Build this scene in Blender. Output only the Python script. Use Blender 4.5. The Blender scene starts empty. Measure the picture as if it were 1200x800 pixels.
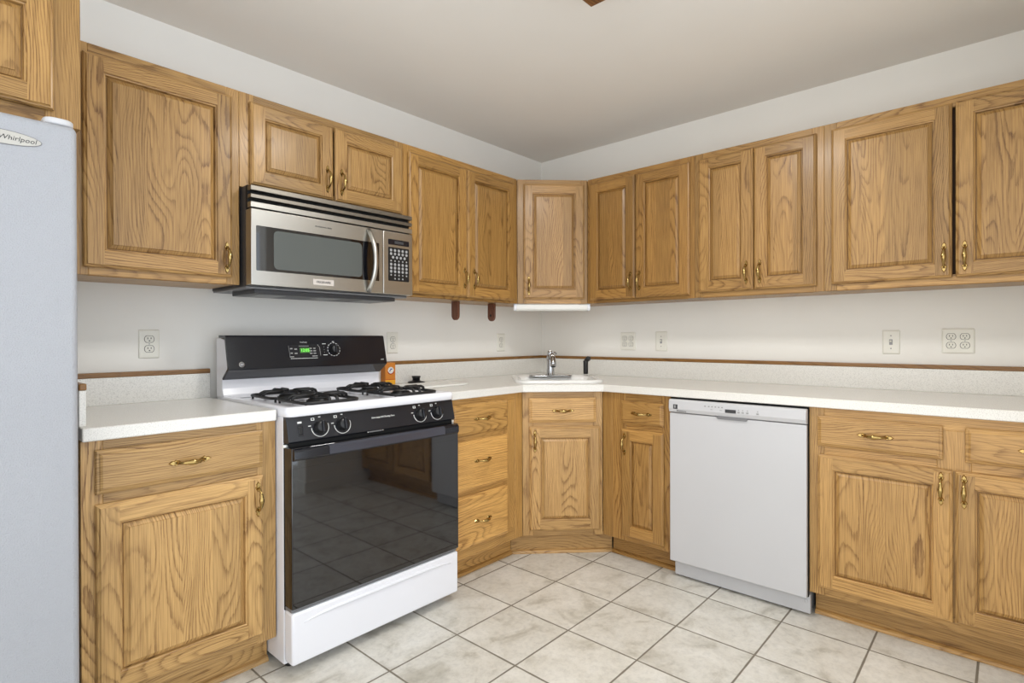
import bpy, bmesh, math, random
from mathutils import Vector, Matrix
random.seed(7)
I = 0.0254                      # everything below is laid out in inches
C = bpy.context.scene.collection
S = bpy.context.scene

# ------------------------------------------------------------------ camera, world, lights
cam_d = bpy.data.cameras.new('camera'); cam = bpy.data.objects.new('camera', cam_d); C.objects.link(cam)
yaw, pit, roll = 3.87160, -0.0035, -0.0028
fw = Vector((math.cos(yaw)*math.cos(pit), math.sin(yaw)*math.cos(pit), math.sin(pit)))
r0 = fw.cross(Vector((0, 0, 1))).normalized(); u0 = r0.cross(fw)
Rv = r0*math.cos(roll) + u0*math.sin(roll); Uv = -r0*math.sin(roll) + u0*math.cos(roll)
m = Matrix((Rv, Uv, -fw)).transposed().to_4x4()
m.translation = Vector((122.660, 100.015, 45.740))*I
cam.matrix_world = m
cam_d.sensor_width = 36; cam_d.lens = 645.456*36/1200
cam_d.shift_x = -5.36/1200; cam_d.shift_y = -1.755/1200
cam_d.clip_start = 0.02
S.camera = cam

world = bpy.data.worlds.new('world'); S.world = world; world.use_nodes = True
wn_ = world.node_tree; bg = wn_.nodes['Background']
# open side behind the camera: daylight, strengthened from below to brighten base cabinets and ceiling, cooler from the window side (+Y), warmer from the other (+X)
wt_ = wn_.nodes.new('ShaderNodeTexCoord'); ws_ = wn_.nodes.new('ShaderNodeSeparateXYZ'); wn_.links.new(wt_.outputs['Generated'], ws_.inputs[0])
wr_ = wn_.nodes.new('ShaderNodeValToRGB')
wm_ = wn_.nodes.new('ShaderNodeMath'); wm_.operation = 'MULTIPLY_ADD'; wm_.inputs[1].default_value = .5; wm_.inputs[2].default_value = .5
wd_ = wn_.nodes.new('ShaderNodeMath'); wd_.operation = 'SUBTRACT'; wn_.links.new(ws_.outputs[1], wd_.inputs[0]); wn_.links.new(ws_.outputs[0], wd_.inputs[1])
wn_.links.new(wd_.outputs[0], wm_.inputs[0]); wn_.links.new(wm_.outputs[0], wr_.inputs[0])
WARM, COOL = (.99, 1.0, 1.0, 1), (.86, .935, 1.03, 1)
wr_.color_ramp.elements[0].position = .15; wr_.color_ramp.elements[0].color = WARM
wr_.color_ramp.elements[1].position = .85; wr_.color_ramp.elements[1].color = COOL
wz_ = wn_.nodes.new('ShaderNodeMapRange'); wn_.links.new(ws_.outputs[2], wz_.inputs[0])
wz_.inputs[1].default_value = -.5; wz_.inputs[2].default_value = .8; wz_.inputs[3].default_value = 3.3; wz_.inputs[4].default_value = 1.6
wn_.links.new(wr_.outputs[0], bg.inputs['Color']); wn_.links.new(wz_.outputs[0], bg.inputs['Strength'])

LAMP_W = 20                                              # the ceiling lamp, built below
S.view_settings.view_transform = 'Standard'; S.view_settings.look = 'None'
S.view_settings.gamma = 1.0; S.view_settings.use_curve_mapping = False
S.view_settings.exposure = -0.17
S.cycles.max_bounces = 10; S.cycles.diffuse_bounces = 5; S.cycles.use_denoising = True
S.cycles.sample_clamp_indirect = 6

# ------------------------------------------------------------------ materials
def lin(c):
    return tuple(((v/255)/12.92 if v/255 <= .04045 else ((v/255+.055)/1.055)**2.4) for v in c)
def mat(name, rgb, rough=.5, metal=0, ior=1.45, coat=0, emit=0, bump=None, aniso=0):
    mt = bpy.data.materials.new(name); mt.use_nodes = True
    nt = mt.node_tree; p = nt.nodes['Principled BSDF']
    c = lin(rgb)
    # slight procedural variation so that no surface is perfectly flat in tone
    nz = nt.nodes.new('ShaderNodeTexNoise'); nz.inputs['Scale'].default_value = 3.0
    tc = nt.nodes.new('ShaderNodeTexCoord'); nt.links.new(tc.outputs['Object'], nz.inputs['Vector'])
    mx = nt.nodes.new('ShaderNodeMix'); mx.data_type = 'RGBA'
    mx.inputs[6].default_value = (*[v*.97 for v in c], 1); mx.inputs[7].default_value = (*[min(1, v*1.03) for v in c], 1)
    nt.links.new(nz.outputs['Fac'], mx.inputs[0]); nt.links.new(mx.outputs[2], p.inputs['Base Color'])
    p.inputs['Roughness'].default_value = rough; p.inputs['Metallic'].default_value = metal
    p.inputs['IOR'].default_value = ior; p.inputs['Coat Weight'].default_value = coat
    p.inputs['Coat Roughness'].default_value = .1
    if emit:
        p.inputs['Emission Color'].default_value = (*c, 1); p.inputs['Emission Strength'].default_value = emit
    if bump:
        n2 = nt.nodes.new('ShaderNodeTexNoise'); n2.inputs['Scale'].default_value = bump[0]; n2.inputs['Detail'].default_value = 2
        nt.links.new(tc.outputs['Object'], n2.inputs['Vector'])
        b = nt.nodes.new('ShaderNodeBump'); b.inputs['Strength'].default_value = bump[1]; b.inputs['Distance'].default_value = bump[2]
        nt.links.new(n2.outputs['Fac'], b.inputs['Height']); nt.links.new(b.outputs['Normal'], p.inputs['Normal'])
    return mt

def wood(name, along, strips=False, light=(188, 149, 93), dark=(102, 66, 28), rough=.38):
    mt = bpy.data.materials.new(name); mt.use_nodes = True
    nt = mt.node_tree; N = nt.nodes; L = nt.links; p = N['Principled BSDF']
    def mth(op, a, b=None, c=None):
        n = N.new('ShaderNodeMath'); n.operation = op
        for i, v in enumerate((a, b, c)):
            if v is None: continue
            if isinstance(v, (int, float)): n.inputs[i].default_value = v
            else: L.new(v, n.inputs[i])
        return n.outputs[0]
    tc = N.new('ShaderNodeTexCoord'); sp = N.new('ShaderNodeSeparateXYZ'); L.new(tc.outputs['Object'], sp.inputs[0])
    oi = N.new('ShaderNodeObjectInfo'); rnd = oi.outputs['Random']
    at = N.new('ShaderNodeAttribute'); at.attribute_name = 'board'; brd = at.outputs['Fac']
    x, y, z = sp.outputs
    if along == 'Z': acr, alo = mth('ADD', x, mth('MULTIPLY', y, .35)), z
    else: acr, alo = mth('ADD', z, mth('MULTIPLY', y, .35)), x
    acr = mth('ADD', acr, mth('ADD', mth('MULTIPLY', rnd, 7.31), mth('MULTIPLY', brd, 3.17)))
    alo = mth('ADD', alo, mth('ADD', mth('MULTIPLY', rnd, 23.7), mth('MULTIPLY', brd, 11.3)))
    bid = mth('FRACT', mth('ADD', mth('MULTIPLY', brd, 7.77), rnd))
    if strips:
        ident = mth('FLOOR', mth('DIVIDE', acr, .085))
        wn = N.new('ShaderNodeTexWhiteNoise'); wn.noise_dimensions = '1D'; L.new(ident, wn.inputs['W']); sid = wn.outputs['Value']
        alo = mth('ADD', alo, mth('MULTIPLY', sid, 9.7))
    else: sid = bid
    def noise(sa, sl, detail, rough_, dist=0):
        cb = N.new('ShaderNodeCombineXYZ'); L.new(mth('MULTIPLY', acr, sa), cb.inputs[0]); L.new(mth('MULTIPLY', alo, sl), cb.inputs[2])
        L.new(mth('MULTIPLY', sid, 13.0), cb.inputs[1])
        n = N.new('ShaderNodeTexNoise'); n.inputs['Scale'].default_value = 1.0
        n.inputs['Detail'].default_value = detail; n.inputs['Roughness'].default_value = rough_; n.inputs['Distortion'].default_value = dist
        L.new(cb.outputs[0], n.inputs['Vector']); return n.outputs['Fac']
    big = noise(8.0, 1.7, 1.0, .35)                     # slow swell that bends the rings into long arches
    jag = noise(230.0, 26.0, 2.0, .6)                    # ragged pore edges
    pore = noise(330.0, 7.0, 2.0, .55)
    tone = noise(6.0, .6, 1.0, .5)
    flat = mth('GREATER_THAN', mth('FRACT', mth('MULTIPLY', sid, 5.3)), .42)
    dens = mth('SUBTRACT', 140.0, mth('MULTIPLY', flat, 118.0))  # some boards are quarter sawn (straight), some flat sawn
    h = mth('ADD', mth('ADD', mth('MULTIPLY', big, 21.0), mth('MULTIPLY', acr, dens)), mth('MULTIPLY', jag, .5))
    ring = mth('FRACT', h)
    rp = N.new('ShaderNodeValToRGB'); L.new(ring, rp.inputs[0]); e = rp.color_ramp.elements
    e[0].position = 0; e[0].color = (.05, .05, .05, 1); e[1].position = 1; e[1].color = (.55, .55, .55, 1)
    for pos, v in ((.11, .18), (.26, .70), (.5, 1.0), (.9, .95)):
        q = rp.color_ramp.elements.new(pos); q.color = (v, v, v, 1)
    # rings fade in and out over the face of a board
    fade = N.new('ShaderNodeMapRange'); L.new(noise(9.0, 2.2, 2.0, .5), fade.inputs[0]); fade.inputs[1].default_value = .32; fade.inputs[2].default_value = .6
    fade.inputs[3].default_value = .22; fade.inputs[4].default_value = 1.0
    rg_ = mth('SUBTRACT', 1.0, mth('MULTIPLY', mth('SUBTRACT', 1.0, rp.outputs[0]), fade.outputs[0]))
    pr = N.new('ShaderNodeMapRange'); L.new(pore, pr.inputs[0]); pr.inputs[1].default_value = .36; pr.inputs[2].default_value = .60
    pr.inputs[3].default_value = .0; pr.inputs[4].default_value = 1.0
    f = mth('ADD', mth('MULTIPLY', rg_, .62), mth('MULTIPLY', pr.outputs[0], .38))
    mx = N.new('ShaderNodeMix'); mx.data_type = 'RGBA'; L.new(f, mx.inputs[0])
    mx.inputs[6].default_value = (*lin(dark), 1); mx.inputs[7].default_value = (*lin(light), 1)
    k = mth('ADD', .88, mth('MULTIPLY', tone, .24))
    k = mth('MULTIPLY', k, mth('ADD', .89, mth('MULTIPLY', sid, .22)))
    k = mth('MULTIPLY', k, mth('ADD', .94, mth('MULTIPLY', bid, .12)))
    vm = N.new('ShaderNodeVectorMath'); vm.operation = 'SCALE'; L.new(mx.outputs[2], vm.inputs[0]); L.new(k, vm.inputs['Scale'])
    v2 = N.new('ShaderNodeVectorMath'); v2.operation = 'MULTIPLY'; L.new(vm.outputs[0], v2.inputs[0]); L.new(oi.outputs['Color'], v2.inputs[1])
    L.new(v2.outputs[0], p.inputs['Base Color'])
    p.inputs['Roughness'].default_value = rough
    p.inputs['Coat Weight'].default_value = .16; p.inputs['Coat Roughness'].default_value = .2; p.inputs['Specular IOR Level'].default_value = .35
    b = N.new('ShaderNodeBump'); b.inputs['Strength'].default_value = .3; b.inputs['Distance'].default_value = .0007
    L.new(f, b.inputs['Height']); L.new(b.outputs['Normal'], p.inputs['Normal'])
    return mt

M = {}
M['oak_v'] = wood('oak_vertical', 'Z'); M['oak_h'] = wood('oak_horizontal', 'X'); M['oak_p'] = wood('oak_panel', 'Z', True)
M['oak_trim'] = wood('oak_trim', 'X', light=(146, 104, 52), dark=(106, 70, 30))
M['gap_shade_brown'] = mat('painted_gap_shade', (58, 36, 16), .7)  # dark brown painted as the shade seen between cabinet doors
M['walnut'] = wood('stained_walnut', 'Z', light=(112, 66, 44), dark=(76, 42, 28), rough=.3)
M['wall'] = mat('wall_paint', (232, 230, 224), .75, bump=(220, .08, .0006))
M['ceil'] = mat('ceiling_paint', (231, 228, 222), .85, bump=(180, .1, .0006))
M['white_enamel'] = mat('white_enamel', (232, 233, 239), .22, coat=.3)
M['white_dw'] = mat('white_appliance', (196, 196, 198), .3)
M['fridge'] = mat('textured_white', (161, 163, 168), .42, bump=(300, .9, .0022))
M['plastic'] = mat('white_plastic', (232, 231, 226), .4)
M['plate'] = mat('outlet_plate', (226, 224, 214), .4)
M['face'] = mat('outlet_face', (222, 220, 210), .45)
M['slot'] = mat('outlet_slot', (38, 36, 34), .6)
M['porcelain'] = mat('sink_porcelain', (240, 240, 238), .15, coat=.5)
M['black_glass'] = mat('black_glass', (9, 10, 15), .04, ior=1.8)
M['black_gloss'] = mat('black_enamel', (22, 24, 31), .12, ior=1.5)
M['black_panel'] = mat('black_panel', (31, 32, 37), .2, ior=1.5)
M['black_matte'] = mat('black_iron', (26, 26, 27), .42)
M['black_plastic'] = mat('black_plastic', (24, 24, 25), .35)
M['grip'] = mat('handle_reflection_grey', (58, 60, 70), .18, ior=1.6)  # lighter grey that paints the reflection on the oven handle
M['nameplate'] = mat('pale_nameplate', (196, 188, 180), .4)
M['grey'] = mat('grey_metal', (120, 120, 122), .4)
M['dark_grey'] = mat('dark_grey', (58, 58, 60), .4)
M['ink'] = mat('white_marking', (225, 225, 222), .5)
M['dark_ink'] = mat('dark_marking', (52, 52, 54), .5)
M['pale_ink'] = mat('pale_grey_marking', (152, 152, 152), .5)
M['steel'] = mat('brushed_steel', (184, 181, 174), .3, metal=1)
M['steel_dark'] = mat('brushed_steel_dark', (132, 126, 117), .38, metal=1)
M['chrome'] = mat('chrome', (178, 179, 181), .12, metal=1)
M['brass'] = mat('polished_brass', (172, 146, 92), .2, metal=1)
M['mw_glass'] = mat('microwave_screen', (84, 88, 86), .12, ior=1.6)
M['green'] = mat('clock_green', (120, 230, 90), .5, emit=1.1)
M['green_dim'] = mat('clock_green_back', (70, 128, 52), .4, emit=.25)
M['orange'] = mat('orange_carton', (206, 128, 46), .5)
M['yellow'] = mat('yellow_carton', (232, 170, 44), .5)
M['red'] = mat('red_print', (176, 40, 34), .5); M['blue'] = mat('blue_print', (50, 74, 150), .5)
M['diffuser'] = mat('lamp_diffuser', (238, 226, 196), .4)
M['gap_shade'] = mat('gap_dark', (20, 20, 20), .8)  # near-black painted as the shade inside gaps, vents and sockets

def floor_mat():
    mt = bpy.data.materials.new('ceramic_tile'); mt.use_nodes = True
    nt = mt.node_tree; N = nt.nodes; L = nt.links; p = N['Principled BSDF']
    def mth(op, a, b=None):
        n = N.new('ShaderNodeMath'); n.operation = op
        for i, v in enumerate((a, b)):
            if v is None: continue
            if isinstance(v, (int, float)): n.inputs[i].default_value = v
            else: L.new(v, n.inputs[i])
        return n.outputs[0]
    tc = N.new('ShaderNodeTexCoord'); sp = N.new('ShaderNodeSeparateXYZ'); L.new(tc.outputs['Object'], sp.inputs[0])
    wob = N.new('ShaderNodeTexNoise'); wob.inputs['Scale'].default_value = 14; L.new(tc.outputs['Object'], wob.inputs['Vector'])
    wv = mth('MULTIPLY', mth('SUBTRACT', wob.outputs['Fac'], .5), .010)
    a = mth('DIVIDE', mth('SUBTRACT', sp.outputs[0], 28.45*I), 12.40*I)
    b = mth('DIVIDE', mth('SUBTRACT', sp.outputs[1], 36.50*I), 12.05*I)
    ia, ib = mth('FLOOR', a), mth('FLOOR', b)
    def edge(v, i): return mth('SUBTRACT', .5, mth('ABSOLUTE', mth('SUBTRACT', mth('SUBTRACT', v, i), .5)))
    ed = mth('ADD', mth('MINIMUM', edge(a, ia), edge(b, ib)), wv)
    g = N.new('ShaderNodeMapRange'); L.new(ed, g.inputs[0]); g.inputs[1].default_value = .008; g.inputs[2].default_value = .0145
    cb = N.new('ShaderNodeCombineXYZ'); L.new(ia, cb.inputs[0]); L.new(ib, cb.inputs[1])
    wn = N.new('ShaderNodeTexWhiteNoise'); L.new(cb.outputs[0], wn.inputs['Vector'])
    va = N.new('ShaderNodeVectorMath'); va.operation = 'MULTIPLY_ADD'; L.new(wn.outputs['Color'], va.inputs[0]); va.inputs[1].default_value = (9, 9, 9); L.new(tc.outputs['Object'], va.inputs[2])
    def noise(sc, d, r, dist=0):
        n = N.new('ShaderNodeTexNoise'); n.inputs['Scale'].default_value = sc; n.inputs['Detail'].default_value = d
        n.inputs['Roughness'].default_value = r; n.inputs['Distortion'].default_value = dist
        L.new(va.outputs[0], n.inputs['Vector']); return n.outputs['Fac']
    n1 = noise(6.5, 6, .62, .6); n2 = noise(42, 4, .7)
    r1 = N.new('ShaderNodeValToRGB'); L.new(n1, r1.inputs[0]); e = r1.color_ramp.elements
    e[0].position = .30; e[0].color = (*lin((182, 177, 164)), 1); e[1].position = .66; e[1].color = (*lin((230, 228, 221)), 1)
    q = e.new(.46); q.color = (*lin((217, 214, 205)), 1)
    r2 = N.new('ShaderNodeMapRange'); L.new(n2, r2.inputs[0]); r2.inputs[1].default_value = .3; r2.inputs[2].default_value = .56; r2.inputs[3].default_value = .84; r2.inputs[4].default_value = 1.0
    tn = mth('MULTIPLY', r2.outputs[0], mth('ADD', .96, mth('MULTIPLY', wn.outputs['Value'], .06)))
    vs = N.new('ShaderNodeVectorMath'); vs.operation = 'SCALE'; L.new(r1.outputs[0], vs.inputs[0]); L.new(tn, vs.inputs['Scale'])
    mx = N.new('ShaderNodeMix'); mx.data_type = 'RGBA'; L.new(g.outputs[0], mx.inputs[0])
    mx.inputs[6].default_value = (*lin((126, 119, 106)), 1); L.new(vs.outputs[0], mx.inputs[7]); L.new(mx.outputs[2], p.inputs['Base Color'])
    rr = N.new('ShaderNodeMapRange'); L.new(g.outputs[0], rr.inputs[0]); rr.inputs[3].default_value = .8; rr.inputs[4].default_value = .36; L.new(rr.outputs[0], p.inputs['Roughness'])
    bp = N.new('ShaderNodeBump'); bp.inputs['Strength'].default_value = .5; bp.inputs['Distance'].default_value = .002
    hh = mth('ADD', g.outputs[0], mth('MULTIPLY', n1, .25)); L.new(hh, bp.inputs['Height']); L.new(bp.outputs['Normal'], p.inputs['Normal'])
    return mt
M['tile'] = floor_mat()

def counter_mat():
    mt = mat('speckled_laminate', (226, 224, 216), .24, coat=.2); nt = mt.node_tree; p = nt.nodes['Principled BSDF']
    tc = nt.nodes.new('ShaderNodeTexCoord'); n = nt.nodes.new('ShaderNodeTexNoise'); n.inputs['Scale'].default_value = 340; n.inputs['Detail'].default_value = 3
    nt.links.new(tc.outputs['Object'], n.inputs['Vector'])
    r = nt.nodes.new('ShaderNodeValToRGB'); nt.links.new(n.outputs['Fac'], r.inputs[0]); e = r.color_ramp.elements
    e[0].position = .33; e[0].color = (*lin((205, 203, 197)), 1); e[1].position = .52; e[1].color = (*lin((229, 227, 221)), 1)
    nt.links.new(r.outputs[0], p.inputs['Base Color']); return mt
M['counter'] = counter_mat()

# ------------------------------------------------------------------ mesh helpers
class MB:
    def __init__(s): s.bm = bmesh.new(); s.mats = []; s.T = Matrix.Identity(4); s.lay = s.bm.faces.layers.float.new('board'); s.board = random.random()
    def mi(s, m):
        if m not in s.mats: s.mats.append(m)
        return s.mats.index(m)
    def v(s, p): return s.bm.verts.new(s.T @ Vector(p))
    def f(s, vs, m, smooth=False):
        try: q = s.bm.faces.new(vs)
        except ValueError: return None
        q.material_index = s.mi(m); q.smooth = smooth; q[s.lay] = s.board; return q
    def quad(s, ps, m): return s.f([s.v(p) for p in ps], m)
    def box(s, x0, x1, y0, y1, z0, z1, m, bev=0, seg=2, skip=()):
        vs = [s.v(p) for p in ((x0,y0,z0),(x1,y0,z0),(x1,y1,z0),(x0,y1,z0),(x0,y0,z1),(x1,y0,z1),(x1,y1,z1),(x0,y1,z1))]
        fs = []
        for k, ix in dict(bottom=(0,3,2,1), top=(4,5,6,7), front=(0,1,5,4), right=(1,2,6,5), back=(2,3,7,6), left=(3,0,4,7)).items():
            if k not in skip: fs.append(s.f([vs[i] for i in ix], m))
        if bev:
            es = list({e for q in fs for e in q.edges})
            r = bmesh.ops.bevel(s.bm, geom=es, offset=bev, segments=seg, affect='EDGES', profile=.5)
            for q in r['faces']: q.material_index = s.mi(m); q.smooth = True
    def prism(s, pts, axis, a, b, m, cap=True, smooth=False):
        """closed outline pts (2D) swept along axis from a to b; for 'x' pts are (y,z), 'y' (x,z), 'z' (x,y)"""
        def P(p, t): return {'x': (t, p[0], p[1]), 'y': (p[0], t, p[1]), 'z': (p[0], p[1], t)}[axis]
        A = [s.v(P(p, a)) for p in pts]; B = [s.v(P(p, b)) for p in pts]; n = len(pts)
        for i in range(n): s.f([A[i], A[(i+1) % n], B[(i+1) % n], B[i]], m, smooth)
        if cap: s.f(A[::-1], m); s.f(B, m)
    def loft(s, rings, m, closed=True, cap0=False, cap1=False, smooth=True):
        R = [[s.v(p) for p in r] for r in rings]; n = len(R[0])
        for a, b in zip(R, R[1:]):
            for i in range(n if closed else n-1): s.f([a[i], a[(i+1) % n], b[(i+1) % n], b[i]], m, smooth)
        if cap0: s.f(R[0][::-1], m)
        if cap1: s.f(R[-1], m)
    def lathe(s, prof, m, org=(0,0,0), axis='z', seg=24, smooth=True):
        rings = []
        for r, h in prof:
            ring = []
            for i in range(seg):
                t = 2*math.pi*i/seg; a, b = r*math.cos(t), r*math.sin(t)
                d = {'z': (a, b, h), 'y': (a, h, -b), 'x': (h, a, b)}[axis]
                ring.append((org[0]+d[0], org[1]+d[1], org[2]+d[2]))
            rings.append(ring)
        s.loft(rings, m, True, True, True, smooth)
    def tube(s, path, rad, m, seg=8, cap=True, closed=False, flat=1.0):
        path = [Vector(p) for p in path]; n = len(path)
        rad = [rad]*n if isinstance(rad, (int, float)) else rad
        rings = []; nrm = None
        for i, p in enumerate(path):
            d = (path[(i+1) % n]-path[i-1]) if closed else (path[min(i+1, n-1)]-path[max(i-1, 0)])
            d.normalize()
            if nrm is None:
                nrm = d.orthogonal() if abs(d.z) > .95 or True and abs(d.dot(Vector((0,0,1)))) > .95 else Vector((0,0,1)) - d*d.z
            nrm = (nrm - d*nrm.dot(d)).normalized(); bi = d.cross(nrm)
            rings.append([p + (nrm*math.cos(2*math.pi*k/seg)+bi*flat*math.sin(2*math.pi*k/seg))*rad[i] for k in range(seg)])
        if closed: rings.append(rings[0])
        s.loft(rings, m, True, cap and not closed, cap and not closed)
    def build(s, name, parent=None, loc=(0,0,0), rot=(0,0,0), color=None, origin=None):
        bmesh.ops.remove_doubles(s.bm, verts=s.bm.verts, dist=1e-4)
        bmesh.ops.recalc_face_normals(s.bm, faces=s.bm.faces)
        if origin: bmesh.ops.translate(s.bm, verts=s.bm.verts, vec=-Vector(origin)); loc = origin
        bmesh.ops.scale(s.bm, verts=s.bm.verts, vec=(I, I, I))
        me = bpy.data.meshes.new(name); s.bm.to_mesh(me); s.bm.free()
        for k in s.mats: me.materials.append(M[k])
        return link(name, me, parent, loc, rot, color)

def link(name, me, parent=None, loc=(0,0,0), rot=(0,0,0), color=None):
    o = bpy.data.objects.new(name, me); C.objects.link(o)
    o.location = Vector(loc)*I; o.rotation_euler = rot
    if parent: o.parent = parent
    if color: o.color = (*color, 1)
    return o
def thing(name, label, cat, loc=(0,0,0), rotz=0, group=None):
    o = link(name, None, None, loc, (0, 0, rotz)); o.empty_display_size = .05
    o['label'] = label; o['category'] = cat
    if group: o['group'] = group
    return o
def tag(o, label, cat, group=None):
    o['label'] = label; o['category'] = cat
    if group: o['group'] = group
    return o
def struct(o): o['kind'] = 'structure'; return o
def bevel(o, w, seg=2, ang=40):
    b = o.modifiers.new('bevel', 'BEVEL'); b.width = w*I; b.segments = seg; b.limit_method = 'ANGLE'; b.angle_limit = math.radians(ang)
    b.harden_normals = False
    return o
def text_mesh(txt, size, m, mw=None, shear=0, depth=.02, sx=1.0):
    """flat raised lettering lying in local XZ, facing -Y, centred on its origin"""
    cu = bpy.data.curves.new('txt', 'FONT'); cu.body = txt; cu.size = size*I; cu.align_x = 'CENTER'; cu.align_y = 'CENTER'
    cu.shear = shear; cu.extrude = depth*I; cu.resolution_u = 2
    o = bpy.data.objects.new('txt', cu); C.objects.link(o)
    bpy.context.view_layer.update()
    me = bpy.data.meshes.new_from_object(o.evaluated_get(bpy.context.evaluated_depsgraph_get()))
    bpy.data.objects.remove(o)
    me.transform(Matrix.Rotation(math.pi/2, 4, 'X') @ Matrix.Diagonal((sx, 1, 1, 1)))
    me.materials.clear(); me.materials.append(M[m])
    return me
def arc(cx, cz, r, a0, a1, n=20):
    return [(cx+r*math.cos(math.radians(a0+(a1-a0)*i/n)), cz+r*math.sin(math.radians(a0+(a1-a0)*i/n))) for i in range(n+1)]
def rrect(x0, x1, y0, y1, r, n=6):
    out = []
    for cx, cy, a in ((x1-r, y1-r, 0), (x0+r, y1-r, 90), (x0+r, y0+r, 180), (x1-r, y0+r, 270)):
        for i in range(n+1):
            t = math.radians(a+90*i/n); out.append((cx+r*math.cos(t), cy+r*math.sin(t)))
    return out

# ------------------------------------------------------------------ room shell
H = 95.9; RX, RY = 200, 196
b = MB(); b.quad([(0,0,0),(152,0,0),(152,150,0),(0,150,0)], 'tile'); struct(b.build('floor'))
b = MB(); b.box(-4, RX, -4, RY, H, H+4, 'ceil'); struct(b.build('ceiling'))
b = MB(); b.box(-4, RX, -4, 0, -1, H, 'wall'); struct(b.build('wall_left'))
b = MB(); b.box(-4, 0, 0, RY, -1, H, 'wall'); struct(b.build('wall_right'))
b = MB(); b.box(0.01, 43, 112.2, 117, 0, H, 'wall'); struct(b.build('wall_partition'))
b = MB(); b.box(22, 43.5, 111.7, 112.2, 0, 3.25, 'plastic'); b.box(43, 43.5, 112.2, 117, 0, 3.25, 'plastic'); struct(b.build('baseboard_partition'))
# ------------------------------------------------------------------ handles
def handle_mesh():
    b = MB(); L = 1.5
    for s in (-1, 1):                                   # spade shaped feet
        z = s*L
        pts = [(0, z-.62*s), (.17, z-.38*s), (.30, z-.02*s), (.17, z+.16*s), (.22, z+.36*s), (0, z+.74*s), (-.22, z+.36*s), (-.17, z+.16*s), (-.30, z-.02*s), (-.17, z-.38*s)]
        A = [b.v((p[0], 0, p[1])) for p in pts]; B_ = [b.v((p[0]*.75, -.13, z+(p[1]-z)*.8)) for p in pts]; n = len(pts)
        for i in range(n): b.f([A[i], A[(i+1) % n], B_[(i+1) % n], B_[i]], 'brass')
        b.f(B_, 'brass'); b.f(A[::-1], 'brass')
        b.lathe([(.02, -.24), (.12, -.2), (.15, -.12), (.15, -.05)], 'brass', (0, 0, z), 'y', 10)
    path, rad = [], []
    for i in range(17):
        t = -1+2*i/16; path.append((0, -.12-.86*(1-abs(t)**2.6)**.8, t*L*.98))
        rad.append(.12+.14*math.exp(-(t/.38)**2)+(.04 if abs(abs(t)-.52) < .05 else 0))
    b.tube(path, rad, 'brass', 10)
    bmesh.ops.recalc_face_normals(b.bm, faces=b.bm.faces)
    o = b.build('handle'); me = o.data; bpy.data.objects.remove(o)
    me.transform(Matrix.Diagonal((1.32, 1.15, 1.08, 1))); return me
HANDLE = handle_mesh()

# ------------------------------------------------------------------ cabinet joinery (local: X right, -Y out, Z up, face frame front at y = 0)
def flat_rect(b, x0, x1, z0, z1, y, m): b.quad([(x0,y,z0),(x1,y,z0),(x1,y,z1),(x0,y,z1)], m)
def ringset(b, x0, x1, z0, z1, prof, mv, mh, boards=None):
    """picture-frame mouldings: prof = [(inset, y)], stile sides in mv and rail sides in mh"""
    boards = boards or [b.board]*4
    def R(i, y): return [(x0+i, y, z0+i), (x1-i, y, z0+i), (x1-i, y, z1-i), (x0+i, y, z1-i)]
    for (i0, y0), (i1, y1) in zip(prof, prof[1:]):
        a, c = R(i0, y0), R(i1, y1)
        for k in range(4):
            b.board = boards[k]; b.quad([a[k], a[(k+1) % 4], c[(k+1) % 4], c[k]], (mh, mv, mh, mv)[k])
GAP = -.09                                               # doors stand a little proud of the face frame
def door_mesh(b, x0, x1, z0, z1, fr=2.15):
    t = .80; w = min(fr, (x1-x0)*.24); B4 = [random.random() for _ in range(4)]      # bottom, right, top, left boards
    ringset(b, x0, x1, z0, z1, [(.12, GAP), (0, -.20), (0, -.40), (.08, -.47), (.10, -.60), (.26, -.66), (.40, -t)], 'oak_v', 'oak_h', B4)
    i = .40                                              # flat of the frame: stiles run through, rails sit between
    b.board = B4[3]; flat_rect(b, x0+i, x0+w, z0+i, z1-i, -t, 'oak_v')
    b.board = B4[1]; flat_rect(b, x1-w, x1-i, z0+i, z1-i, -t, 'oak_v')
    b.board = B4[0]; flat_rect(b, x0+w, x1-w, z0+i, z0+w, -t, 'oak_h')
    b.board = B4[2]; flat_rect(b, x0+w, x1-w, z1-w, z1-i, -t, 'oak_h')
    ringset(b, x0+w, x1-w, z0+w, z1-w, [(0, -t), (.05, -.62), (.22, -.56), (.27, -.30), (.30, -.16), (.40, -.16)], 'oak_v', 'oak_h', B4)
    b.board = random.random()
    ringset(b, x0+w, x1-w, z0+w, z1-w, [(.40, -.16), (.43, -.34), (.52, -.40), (.92, -.64), (.96, -.74)], 'oak_p', 'oak_p')
    j = w+.96; flat_rect(b, x0+j, x1-j, z0+j, z1-j, -.74, 'oak_p')
    b.quad([(x0+.12,GAP,z0+.12),(x0+.12,GAP,z1-.12),(x1-.12,GAP,z1-.12),(x1-.12,GAP,z0+.12)], 'oak_v')
def drawer_mesh(b, x0, x1, z0, z1):
    t = .80; b.board = random.random()
    ringset(b, x0, x1, z0, z1, [(.12, GAP), (0, -.18), (0, -.36), (.08, -.42), (.10, -.54), (.34, -.60), (.38, -.70), (.62, -t)], 'oak_h', 'oak_h')
    i = .62; flat_rect(b, x0+i, x1-i, z0+i, z1-i, -t, 'oak_h')
    b.quad([(x0+.12,GAP,z0+.12),(x0+.12,GAP,z1-.12),(x1-.12,GAP,z1-.12),(x1-.12,GAP,z0+.12)], 'oak_h')

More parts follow.
